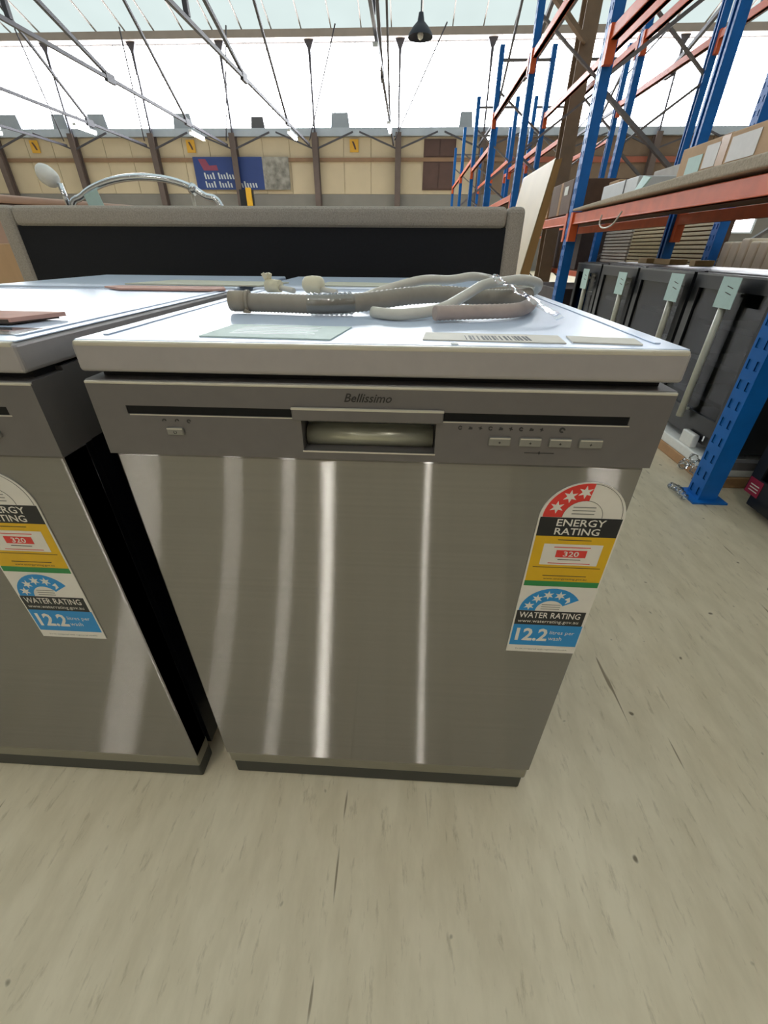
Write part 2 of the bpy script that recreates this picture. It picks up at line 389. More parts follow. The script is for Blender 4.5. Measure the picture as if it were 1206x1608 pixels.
# yellow signs on the back wall
for x, nm in ((-17.6, 'left of the blue banner, farthest left'), (-10.05, 'above the left end of the blue banner'), (-2.4, 'left of the brown shutter')):
    t = thing('wall_sign', 'small yellow sign on the cream wall, %s' % nm, 'sign', (x, YB-.06, 4.66), 'yellow signs on the back wall')
    B(x-.2, x+.2, YB-.07, YB-.05, 4.66, 5.12).build('plate', M_signy, t)
    MB().xz([(x-.1, 5.04), (x-.02, 5.04), (x+.06, 4.90), (x+.1, 4.76), (x+.03, 4.76), (x-.02, 4.88)], YB-.08, YB-.07).build('mark', M_doorb, t)
# blue banner
t = thing('wall_banner', 'wide dark blue banner with blurred white lettering and a photo on the cream wall', 'banner', (-7.8, YB-.1, 3.28))
B(-10.05, -6.75, YB-.13, YB-.10, 3.28, 4.5).build('blue_field', M_bblue, t)
B(-6.75, -5.5, YB-.13, YB-.10, 3.28, 4.5).build('photo_print', M_bphoto, t)
MB().xz([(-9.8, 4.42), (-9.45, 4.42), (-9.3, 4.18), (-8.95, 4.2), (-8.9, 4.0), (-9.6, 4.0)], YB-.135, YB-.13).build('red_script', M_bred, t)
for z, words in ((3.68, (4, 8)), (3.36, (4, 5, 8))):
    x = -9.62
    for n in words:
        for i in range(n):
            h = .24 if (i in (0, 3)) else .17
            MB().xz([(x+.03, z), (x+.10, z), (x+.06, z+h), (x-.01, z+h)], YB-.135, YB-.13).build('letter_stroke', M_bwhite, t)
            x += .135
        x += .13
# yellow and black machine at the foot of the wall under the banner
t = thing('pallet_truck', 'black machine with a yellow mast below the blue banner', 'machine', (-7.2, 23.4, 0))
B(-7.75, -6.75, 22.9, 23.8, 0, 1.6).build('body', M_fblack, t, .05)
B(-7.55, -6.95, 23.0, 23.2, 1.6, 3.15).build('mast', M_fblack, t)
B(-7.2, -6.98, 22.85, 22.98, 0.2, 3.2).build('yellow_post', M_yellow, t)

# ------------------------------------------------------------------ roof trusses
TX = [-15.8, -12.0, -8.2, -4.4, -.58, 3.25, 7.0]
for k, x in enumerate(TX):
    t = thing('roof_truss', 'slender grey roof truss running to the back wall, %s from the left' % NTH[k], 'truss', (x, 6, 4.8), 'roof trusses')
    B(x-.035, x+.035, -12.5, 24.2, 4.83, 4.91).build('bottom_chord', M_truss, t)
    for y1, z1, y2, z2, ww in ((20.2, 4.92, 15.6, 8.1, .13), (15.4, 4.92, 8.4, 6.9, .15), (8.6, 4.92, 4.0, 8.1, .13), (2, 4.92, -3, 8.1, .13), (-4.5, 4.92, -9, 8.1, .13)):
        MB().bar((x, y1, z1), (x, y2, z2), ww*.5, ww*.6).build('diagonal', M_truss, t)
    for y in (20.2, 15.4, 8.6, 2.0, -4.5):
        B(x-.045, x+.045, y-.2, y+.2, 4.78, 4.98).build('gusset', M_truss, t)
    for y in (12.0, 4.0, -3.0, -9.0):
        zt = 10.04
        B(x-.05, x+.05, y-.05, y+.05, 4.92, zt).build('post', M_truss, t)
    MB().bar((x, 15.6, 8.1), (x, 13.9, 10.05), .1).bar((x, 8.4, 6.9), (x, 4.0, 8.1), .1).build('strut', M_truss, t)
    # thin sag rods towards the neighbouring truss
    MB().tube([(x+.06, 24.0, 5.0), (x+1.9, 20.4, 7.4)], .025, 6).build('sag_rod', M_truss, t)
    MB().tube([(x+1.0, 16.2, 7.0), (x+1.35, 14.6, 8.2), (x+1.5, 13.6, 10)], .03, 6).build('sag_rod', M_truss, t)

# ------------------------------------------------------------------ strip lights
def strip_light(x, y, label, top=4.83):
    t = thing('strip_light', label, 'light', (x, y, 4.5), 'fluorescent strip lights under the trusses')
    B(x-.06, x+.06, y-.62, y+.62, 4.62, 4.70).build('housing', M_whitebox, t, .01)
    B(x-.045, x+.045, y-.60, y+.60, 4.575, 4.62).build('tube', E_tube, t, .012)
    for s in (-.5, .5): MB().tube([(x, y+s, 4.70), (x, y+s, top)], .008, 6).build('hanger', M_truss, t)
for x, y, nm in ((-.58, 13.2, 'high before the windows'), (-.58, 19.8, 'before the middle column'), (3.25, 21.0, 'beside the racks'),
                 (-4.4, 20.9, 'right of the blue banner'), (-8.2, 20.9, 'above the blue banner'), (-12.0, 19.8, 'second from the left edge'), (-15.8, 19.8, 'at the left edge')):
    strip_light(x, y, 'lit strip light under a roof truss, %s' % nm)
for x, y, nm in ((-2.5, -9.0, 'brightest streak left of the handle'), (-.58, -2.4, 'streak below the handle'), (-4.4, -5.7, 'curved streak at the far left'), (-4.4, -10.3, 'second streak from the left'), (.9, -8.0, 'short streak right of the handle'), (3.25, -4.2, 'short streak above the sticker')):
    strip_light(x, y, 'overhead strip light reflected in the steel door, %s' % nm, 4.83 if x in TX else 10.29)
# pendant lamp
t = thing('pendant_lamp', 'dark conical pendant lamp hanging before the high windows', 'lamp', (.39, 11.74, 4.5))
MB().lathe((.39, 11.74, 4.5), [(.25, 0), (.24, .04), (.16, .14), (.07, .22), (.045, .34), (0.001, .36)], 20).build('shade', M_lampshade, t)
MB().tube([(.39, 11.74, 4.85), (.39, 11.74, 10.2)], .014, 6).build('cord', M_lampshade, t)
MB().lathe((.39, 11.74, 4.46), [(.001, 0), (.05, .03), (.06, .08), (.03, .14), (.001, .15)], 12).build('bulb', M_foam, t)

# ================================================================== PALLET RACKS
def upright_mesh(h, w=.085, d=.075, holes=True):
    """C-section post: perforated face at -x, web sides, open at the back."""
    mb = MB(); hw = w/2
    ys = [-hw, -.030, -.014, .014, .030, hw]
    step = .075; n = int(h/step); vs = {}; V = []; Fc = []
    def vid(i, j, off):
        key = (i, j, off)
        if key not in vs: vs[key] = len(V); V.append((0 if off == 0 else .004, ys[i], zs[j]))
        return vs[key]
    zs = []
    for r in range(n): zs += [r*step, r*step+.022, r*step+.056]
    zs.append(h)
    for j in range(len(zs)-1):
        for i in range(5):
            hole = i in (1, 3) and j % 3 == 1
            off = 1 if hole else 0
            Fc.append((vid(i, j, off), vid(i, j+1, off), vid(i+1, j+1, off), vid(i+1, j, off)))
    mb._add(V, Fc)
    for s in (-1, 1):
        a, b = sorted((s*hw, s*(hw-.004)))
        mb.box(.001, d, a, b, 0, h)
        a, b = sorted((s*hw, s*(hw-.025)))
        mb.box(d-.004, d, a, b, 0, h)
    return mb
UPM = {}
def upright(t, x, y, face, h=3.6):
    key = round(h, 2)
    if key not in UPM:
        me = bpy.data.meshes.new('upright'); mb = upright_mesh(h); me.from_pydata(mb.v, [], mb.f); me.materials.append(M_blue); me.update(); UPM[key] = me
    o = bpy.data.objects.new('upright', UPM[key]); COL.objects.link(o); o.parent = t
    org = ORG[t.name]; o.location = (x-org[0], y-org[1], 0-org[2]); o.rotation_euler = (0, 0, 0 if face < 0 else PI)
    B(x-.035 if face < 0 else x-.11, x+.11 if face < 0 else x+.035, y-.07, y+.07, 0, .008).build('foot_plate', M_blue, t)
def rack(label, xf, xr, frames, levels, decks, h=3.6, brace0=.2, front_only=()):
    t = thing('pallet_rack', label, 'rack', (xf, frames[0], 0), 'pallet rack rows')
    for y in frames:
        upright(t, xf, y, -1, h); upright(t, xr, y, 1, h)
        z = brace0; s = 1
        while z < h-.6:
            a, b = ((xf+.04, xr-.04) if s > 0 else (xr-.04, xf+.04))
            MB().bar((a, y, z+.55), (b, y, z), .035, .025).build('brace', M_brace, t)
            z += .6; s = -s
        B(xf+.03, xr-.03, y-.015, y+.015, .14, .175).build('brace', M_brace, t)
        B(xf+.03, xr-.03, y-.015, y+.015, h-.18, h-.145).build('brace', M_brace, t)
    for i in range(len(frames)-1):
        y0, y1 = frames[i]+.045, frames[i+1]-.045
        for z in levels[i]:
            for x, s in ((xf, -1), (xr, 1)):
                if s > 0 and (i, z) in front_only: continue
                bx = x+.008 if s < 0 else x-.053
                MB().box(bx, bx+.045, y0, y1, z-.035, z+.035).box(bx-.004*(-s) , bx+.049, y0, y1, z-.035, z-.027).build('beam', M_orange, t, .003)
                for yy in (y0, y1):
                    B(x-.006 if s < 0 else x-.054, x+.054 if s < 0 else x+.006, yy-.004 if yy == y0 else yy-.05+.004, yy+.05-.004 if yy == y0 else yy+.004, z-.15, z+.045).build('beam_connector', M_orange, t)
        for z in decks[i]:
            nb = 6
            for b in range(nb):
                B(xf+.06, xr-.06, y0+(y1-y0)*b/nb+.004, y0+(y1-y0)*(b+1)/nb-.004, z+.036, z+.048).build('deck_board', M_plank, t)
    return t
FR = [-1.3, 1.25, 3.8, 6.4, 9.0, 11.6, 14.2, 16.8]
rack('blue and orange pallet rack along the aisle above the black fridges', 1.62, 2.5, FR,
     [[1.13, 2.15], [1.13, 2.15], [1.13, 2.77], [1.5, 2.77], [1.1, 2.4], [1.1, 2.6], [1.3, 2.6]], [[1.13], [1.13], [1.13], [1.5], [], [], []], brace0=1.35, front_only=((0, 2.15), (1, 2.15)))
rack('second blue pallet rack row standing behind the aisle rack', 2.8, 3.65, [1.25, 3.8, 6.4, 9.0, 11.6, 14.2],
     [[.70], [.64, 2.9], [.62, 2.9], [1.3, 2.5], [1.2, 2.6]], [[.70], [.64], [.62], [], []])
# tan building column among the racks
t = thing('tan_column', 'broad tan building column rising between the blue racks', 'column', (2.65, 8.0, 0))
MB().box(2.55, 2.75, 7.92, 7.95, 0, 8).box(2.55, 2.75, 8.17, 8.2, 0, 8).box(2.63, 2.67, 7.95, 8.17, 0, 8).build('flanges', M_post, t)
B(2.5, 2.8, 7.86, 8.26, 0, .03).build('base_plate', M_post, t)
MB().bar((2.62, 7.9, 3.3), (1.9, 7.9, 3.9), .1, .05).build('bracket', M_post, t)

# ------------------------------------------------------------------ things on the aisle rack shelf
tag(MB().yz([(1.36, 1.180), (3.69, 1.180), (3.69, 1.196), (3.2, 1.205), (2.2, 1.222), (1.36, 1.228)], 1.598, 2.44).build('shelf_underlay', M_mat, bevel=.012, seg=3), 'thick beige underlay lying along the rack shelf edge', 'underlay')
def carton(name, label, x0, x1, y0, y1, z0, z1, m=M_carton, cat='box', tape=True, group='boxes on the rack shelf'):
    t = thing(name, label, cat, ((x0+x1)/2, (y0+y1)/2, z0), group)
    B(x0, x1, y0, y1, z0, z1).build('carton_body', m, t, .006)
    if tape:
        yc = (y0+y1)/2
        MB().box(x0-.0015, x0-.0002, yc-.03, yc+.03, z0+.003, z1-.004).box(x0+.002, x1, yc-.03, yc+.03, z1+.0002, z1+.0015).build('tape_strip', M_tape, t)
    return t
t = carton('cardboard_carton', 'large tan taped carton on the rack shelf at the right edge', 1.70, 2.2, 1.72, 2.42, 1.2255, 1.355)
B(1.697, 1.6995, 2.22, 2.34, 1.24, 1.31).build('address_label', M_tag, t)
B(1.697, 1.6995, 2.10, 2.20, 1.25, 1.335).build('white_label', M_cartonl, t)
B(1.697, 1.6995, 1.84, 2.02, 1.25, 1.335).build('white_label', M_cartonl, t)
t = carton('white_carton', 'white box with a dark strap lying on the rack shelf', 1.68, 2.0, 2.82, 3.36, 1.2145, 1.30, M_whitebox, tape=False)
MB().box(1.677, 1.6795, 2.99, 3.0, 1.216, 1.298).box(1.68, 2.0, 2.99, 3.0, 1.3003, 1.302).build('strap', M_ink, t)
tag(MB().hexa([(1.64, 2.66, 1.2145), (1.66, 2.80, 1.2145), (1.67, 2.80, 1.2145), (1.65, 2.66, 1.2145), (1.66, 2.62, 1.268), (1.672, 2.74, 1.29), (1.68, 2.74, 1.29), (1.67, 2.62, 1.268)]).build('aqua_card', M_tag), 'pale aqua card leaning on the shelf beside the white box', 'card')
tag(B(1.72, 2.1, 2.44, 2.64, 1.2185, 1.243).build('teal_folder', M_teal, bevel=.004), 'flat dark teal folder between the carton and aqua card', 'folder')
carton('grey_carton', 'grey-beige carton standing behind the white box on the shelf', 2.06, 2.4, 2.7, 3.5, 1.214, 1.40, M_ribg, tape=False)
carton('cream_carton', 'small cream carton on the shelf next to the blue post', 1.8, 2.0, 3.42, 3.6, 1.207, 1.35, M_carton, tape=False)
t = carton('brown_carton', 'dark brown carton with tags beyond the blue post', 1.66, 2.1, 4.0, 4.6, 1.18, 1.42, M_brownbox)
B(1.656, 1.6595, 4.1, 4.2, 1.32, 1.38).build('white_tag', M_foam, t)
t = carton('low_carton', 'low tan carton on the shelf beyond the brown carton', 1.66, 2.1, 4.66, 5.3, 1.18, 1.36, M_carton)
B(1.656, 1.6595, 4.75, 4.95, 1.22, 1.32).build('aqua_label', M_tag, t)
# cable loop and small tags hanging from the beam
tag(MB().tube(smooth_path([(1.60, 3.05, 1.12), (1.595, 3.04, 1.07), (1.594, 2.95, 1.045), (1.594, 2.82, 1.06), (1.60, 2.74, 1.12)], 6), .005, 6).build('cable_loop', M_cable), 'pale cable loop hanging from the orange beam', 'cable')

# ------------------------------------------------------------------ goods on the second rack row, seen under the shelf
def ribbed(label, y0, y1, z0, z1, m, n, x=2.9):
    t = thing('ribbed_panel', label, 'panel', (x+.06, (y0+y1)/2, z0), 'ribbed panels on the second rack')
    B(x+.03, x+.10, y0, y1, z0, z1).build('backing', M_brownbox, t)
    for i in range(n):
        a = z0+(z1-z0)*i/n
        B(x, x+.035, y0, y1, a+.004, a+(z1-z0)/n-.006).build('slat', m, t, .003)
ribbed('grey ribbed panel standing on the second rack beside the far blue post', 5.55, 6.30, .69, 1.13, M_ribg, 13)
ribbed('beige ribbed panel right of the grey ribbed panel', 4.75, 5.5, .695, 1.14, M_ribb, 13)
ribbed('beige ribbed panel between the two blue posts under the shelf', 3.9, 4.7, .695, 1.14, M_ribb, 13)
for i in range(6):
    y = 3.1+.105*i
    tag(B(2.86, 3.3, y, y+.097, .80, .985+.02*((i*7) % 3 == 0)).build('cream_slab', M_creamslab, bevel=.012), 'cream padded slab standing in a row on the brown plank, %s from the right' % NTH[i], 'slab', 'cream slabs under the shelf')
tag(B(2.82, 3.5, 2.6, 3.74, .749, .799).build('brown_plank', M_plank), 'brown plank below the row of cream slabs', 'plank')
for i, (y, ww) in enumerate(((3.35, .14), (3.02, .22), (2.72, .06))):
    tag(B(2.12, 2.24, y, y+ww, .8405, .872).build('timber_block', M_timber, bevel=.003), 'short pale timber block on the fridge tops, %s from the left' % NTH[i], 'timber', 'timber blocks on the fridges')
for i, (x0, x1, y0, y1, z1, m) in enumerate(((2.82, 3.5, 7.0, 7.7, 1.5, M_darkbox), (2.82, 3.5, 7.85, 8.7, 1.2, M_brownbox), (1.7, 2.4, 9.3, 10.4, 1.04, M_darkbox), (1.7, 2.4, 12.0, 13.2, 1.04, M_darkbox), (1.7, 2.4, 4.0, 4.9, .62, M_darkbox), (1.7, 2.4, 5.0, 6.2, .55, M_brownbox))):
    nm = ['tall dark carton on the second rack past the grey ribbed panel', 'brown carton behind the tall dark carton', 'dark carton at the floor of the far aisle rack', 'farthest dark carton at the floor of the aisle rack', 'dark brown carton on the floor behind the blue post', 'brown carton on the floor under the second bay'][i]
    carton('stored_carton', nm, x0, x1, y0, y1, .6705 if i == 0 else (.6705 if i == 1 else .0), z1, m, tape=False, group='stored cartons in the racks')

# ================================================================== BLACK GLASS-DOOR FRIDGES
def fridge(label, y0, y1, zb=.0, tagpos=None, handle=None, h=.838, sticker=False):
    x = 1.745; g = .004
    t = thing('glass_door_fridge', label, 'fridge', (x+.28, (y0+y1)/2, zb), 'black glass-door fridges under the rack')
    a, b = y0+g, y1-g
    MB().box(x+.045, x+.52, a, a+.03, zb+.03, h).box(x+.045, x+.52, b-.03, b, zb+.03, h).box(x+.045, x+.52, a+.03, b-.03, h-.035, h).box(x+.045, x+.52, a+.03, b-.03, zb+.03, zb+.08).box(x+.49, x+.52, a+.03, b-.03, zb+.08, h-.035).build('cabinet', M_fblack, t)
    B(x+.47, x+.489, a+.031, b-.031, zb+.081, h-.036).build('back_liner', M_finner, t)
    B(x+.045, x+.5, a, b, h, h+.002).build('top_plate', M_fgrey, t)
    d = MB().box(x, x+.04, a, a+.05, zb+.09, h-.004).box(x, x+.04, b-.05, b, zb+.09, h-.004).box(x, x+.04, a+.05, b-.05, h-.065, h-.004).box(x, x+.04, a+.05, b-.05, zb+.09, zb+.16).build('door', M_fblack, t)
    B(x+.008, x+.014, a+.05, b-.05, zb+.16, h-.065).build('glass', M_glass, d)
    B(x-.001, x+.04, a, b, h-.012, h-.0035).build('door_trim', M_fgrey, d)
    B(x+.03, x+.06, a+.01, b-.01, zb+.03, zb+.085).build('kick_grille', M_fblack, t)
    for z in (.3, .46, .62):
        if z < h-.1: B(x+.07, x+.46, a+.032, b-.032, z, z+.006).build('shelf', M_shelfw, t)
        B(x+.062, x+.07, a+.032, b-.032, z-.006, z+.014).build('shelf_edge', M_shelfw, t)
    if handle:
        yh, z0, z1 = handle
        hd = MB().tube([(x-.03, yh, z0), (x-.03, yh, z1)], .016, 10).build('handle', M_bar, d)  # pale upright bar held off the door face
        for z in (z0+.04, z1-.04): MB().tube([(x-.025, yh, z), (x, yh, z)], .007, 8).build('bar_mount', M_bar, d)
    if tagpos:
        yt, z0, z1 = tagpos
        tg = B(x-.050, x-.048, yt-.06, yt+.06, z0, z1).build('price_tag', M_tag, t)
        for i in range(2):
            z = z0+(z1-z0)*(.45+.2*i); xx = x-.0508
            MB().bar((xx, yt-.03, z), (xx, yt+.01, z+.008), .001, .003).build('pen_mark', M_ink, tg)
    if sticker:
        st = B(x-.002, x-.0002, b-.075, b-.005, zb+.09, zb+.155).build('crimson_sticker', M_redst, t)
        for i in range(3): B(x-.0026, x-.0021, b-.065, b-.02, zb+.105+.012*i, zb+.109+.012*i).build('print_line', M_lwhite, st)
    B(x+.02, x+.045, a+.1, a+.11, zb+.05, zb+.075).build('hinge_pin', M_chrome, t)
    for yy in (a+.04, b-.04):
        for xx in (x+.1, x+.46): MB().tube([(xx, yy, zb), (xx, yy, zb+.03)], .02, 8).build('foot', M_fblack, t)
    return t
fridge('nearest black glass-door fridge with crimson sticker beside the blue post', .56, 1.165, sticker=True)
fridge('black glass-door fridge on white foam packing just past the near blue post', 1.42, 2.01, .10, (1.665, .712, .83), (1.685, .22, .80))
fridge('black glass-door fridge second past the near blue post, pale bar', 2.03, 2.61, .10, (2.085, .70, .825), (2.11, .30, .80))
fridge('black glass-door fridge third past the near blue post with pale shelves', 2.63, 3.19, .10, (2.655+.06, .68, .805), (2.72, .30, .78))
fridge('farthest black glass-door fridge beside the far blue post', 3.21, 3.72, .10, (3.36, .667, .80), (3.37, .3, .78))
# packing tray under the fridge by the post
t = thing('packing_tray', 'cardboard packing tray with white foam under the black fridge', 'packaging', (1.95, 1.7, 0))
B(1.735, 2.26, 1.34, 3.70, 0, .05).build('cardboard_tray', M_card, t, .004)
B(1.738, 2.25, 1.35, 3.69, .05, .0985).build('foam_base', M_foam, t, .006)
tag(B(1.742, 1.772, 1.56, 1.66, .0988, .165).build('foam_block', M_foam, bevel=.006), 'small white foam block on the packing tray under the fridge', 'foam')
tag(MB().tube(smooth_path([(1.70, 1.36, .028), (1.69, 1.40, .07), (1.70, 1.44, .10), (1.69, 1.47, .06), (1.70, 1.50, .028)], 5), [.018+.008*math.sin(i*1.9) for i in range(21)], 8).build('crumpled_plastic', M_film), 'crumpled clear plastic at the foot of the blue post', 'plastic')
tag(MB().tube(smooth_path([(1.56, 1.20, .018), (1.555, 1.24, .03), (1.56, 1.28, .025), (1.555, 1.32, .018)], 5), [.012+.006*math.sin(i*2.3) for i in range(16)], 8).build('plastic_scrap', M_film), 'scrap of clear plastic wrap around the blue post foot', 'plastic')

t = thing('reflection_cabinet', 'unseen dark cabinet added to mirror as a dark band in the steel door', 'cabinet', (2.0, -4.6, 0))  # added out of view only to give the door its dark reflection
B(1.75, 2.3, -5.0, -4.2, .05, 1.9).build('carcass', M_fblack, t, .01)
B(1.73, 1.75, -4.98, -4.22, .1, 1.88).build('door', M_fblack, t, .004)
B(1.70, 1.73, -4.32, -4.28, .8, 1.2).build('handle', M_fgrey, t)
for x in (1.8, 2.22):
    for y in (-4.94, -4.28): B(x, x+.04, y, y+.04, 0, .05).build('foot', M_fblack, t)
# ================================================================== LEANING BOARD, HEADBOARD AND THINGS BEHIND
t = thing('leaning_board', 'thick cream board with wooden edge leaning between the headboard and rack', 'board', (.9, 2.2, 0))
def lean(xa, xb, y0, y1, ta, tb):  # slab leaning to the right as it rises
    return MB().hexa([(xa, y0, 0), (xb, y0, 0), (xb, y1, 0), (xa, y1, 0), (ta, y0, 1.25), (tb, y0, 1.258), (tb, y1, 1.258), (ta, y1, 1.25)])
lean(.735, .808, 1.95, 2.55, .948, .975).build('core', M_slabedge, t)
lean(.731, .7345, 1.952, 2.55, .944, .9475).build('face', M_slabface, t)

hb = thing('bed_headboard', 'wide headboard seen from behind, grey upholstered edge around black backing', 'headboard', (-.23, 1.42, 0))
ho = [(-1.215, 0), (.735, 0), (.735, 1.00), (.70, 1.035), (-1.18, 1.035), (-1.215, 1.00)]
HY0, HY1 = 1.40, 1.49
fr = MB()
fr.box(-1.215, -1.155, HY0, HY1, .04, 1.050).box(.672, .735, HY0, HY1, .04, 1.050).box(-1.155, .672, HY0, HY1, .985, 1.050).box(-1.155, .672, HY0, HY1, .04, .12)
fr.build('upholstered_border', M_fabric, hb, .018, 3)
B(-1.157, .674, HY0+.012, HY1-.01, .11, .988).build('black_backing', M_blackcloth, hb)
for x in (-1.0, .5): B(x, x+.06, HY0+.02, HY1-.02, 0, .05).build('leg', M_fblack, hb)
tag(MB().box(-1.62, -1.225, 1.46, 1.50, 0, .93).build('timber_board', M_orwood, bevel=.004), 'orange-brown timber board standing at the left end of the headboard', 'board')
# dusty pink padded bench behind the headboard
t = thing('padded_bench', 'dusty pink padded bench back behind the headboard at the left', 'bench', (-1.75, 2.2, 0))
MB().hexa([(-2.7, 2.05, .55), (-.75, 2.05, .55), (-.75, 2.3, .55), (-2.7, 2.3, .55), (-2.7, 2.05, 1.145), (-.75, 2.05, 1.045), (-.75, 2.3, 1.045), (-2.7, 2.3, 1.145)]).build('back_cushion', M_pinkvinyl, t, .03, 3)
MB().hexa([(-2.7, 2.02, 1.155), (-.9, 2.02, 1.06), (-.9, 2.3, 1.06), (-2.7, 2.3, 1.155), (-2.7, 2.02, 1.20), (-.9, 2.02, 1.085), (-.9, 2.3, 1.085), (-2.7, 2.3, 1.20)]).build('top_roll', M_pinkvinyl, t, .015, 3)
B(-2.7, -.75, 2.05, 2.7, .3, .48).build('seat_cushion', M_pinkvinyl, t, .03, 3)
for x in (-2.6, -.85):
    for y in (2.1, 2.6): B(x, x+.05, y, y+.05, 0, .3).build('leg', M_fblack, t)
B(-2.65, -.8, 2.2, 2.28, .47, .56).build('back_rail', M_fblack, t)
# chrome arched tube
t = thing('chrome_arch', 'curved chrome tube arching above the headboard at the left', 'frame', (-.8, 1.62, 0))
pth = smooth_path([(-1.075, 1.62, .02), (-1.07, 1.62, .6), (-1.065, 1.62, 1.02), (-1.0, 1.62, 1.095), (-.88, 1.62, 1.14), (-.74, 1.62, 1.155), (-.6, 1.62, 1.14), (-.5, 1.62, 1.098), (-.43, 1.62, 1.03), (-.42, 1.62, .6), (-.42, 1.62, .02)], 6)
MB().tube(pth, .0125, 12).build('tube', M_chrome, t)
B(-1.15, -.35, 1.52, 1.72, 0, .02).build('base', M_chrome, t)
MB().tube([(-.548, 1.62, 1.122), (-.528, 1.62, 1.112)], .019, 12).build('clip', M_chrome, t)
MB().tube([(-.545, 1.62, 1.11), (-.535, 1.62, .6), (-.53, 1.62, .02)], .007, 8).build('stay', M_cable, t)
MB().hexa([(-.965, 1.60, 1.02), (-.90, 1.60, 1.02), (-.90, 1.602, 1.02), (-.965, 1.602, 1.02), (-.985, 1.604, 1.095), (-.925, 1.604, 1.115), (-.925, 1.606, 1.115), (-.985, 1.606, 1.095)]).build('paper_tag', M_tag, t)
k = MB(); k.tube(smooth_path([(-1.155, 1.62, 1.17), (-1.13, 1.62, 1.165), (-1.10, 1.62, 1.145), (-1.085, 1.62, 1.135)], 5), [.004, .018, .027, .031, .033, .034, .034, .034, .033, .032, .030, .027, .024, .020, .012, .004], 14)
k.build('end_knob', M_foam, t)
MB().tube([(-1.08, 1.62, 1.135), (-1.07, 1.62, 1.06)], .010, 8).build('knob_stem', M_chrome, t)

# ================================================================== DISHWASHERS
W_ = .598
def plate_recess(mb, xs, zs, holes, y0):
    """front sheet at y0 on a grid; cells listed in holes are sunk to depth d with side walls"""
    def q(a, b, c, d): mb._add([a, b, c, d], [(0, 1, 2, 3)])
    for i in range(len(xs)-1):
        for j in range(len(zs)-1):
            a, b, c, d = xs[i], xs[i+1], zs[j], zs[j+1]
            dep = holes.get((i, j))
            if dep is None: q((a, y0, c), (b, y0, c), (b, y0, d), (a, y0, d)); continue
            y = y0+dep; q((a, y, c), (b, y, c), (b, y, d), (a, y, d))
            for di, dj, e in ((-1, 0, ((a, c), (a, d))), (1, 0, ((b, c), (b, d))), (0, -1, ((a, c), (b, c))), (0, 1, ((a, d), (b, d)))):
                if holes.get((i+di, j+dj)) == dep: continue
                (p, r), (s, u) = e; q((p, y0, r), (s, y0, u), (s, y, u), (p, y, r))
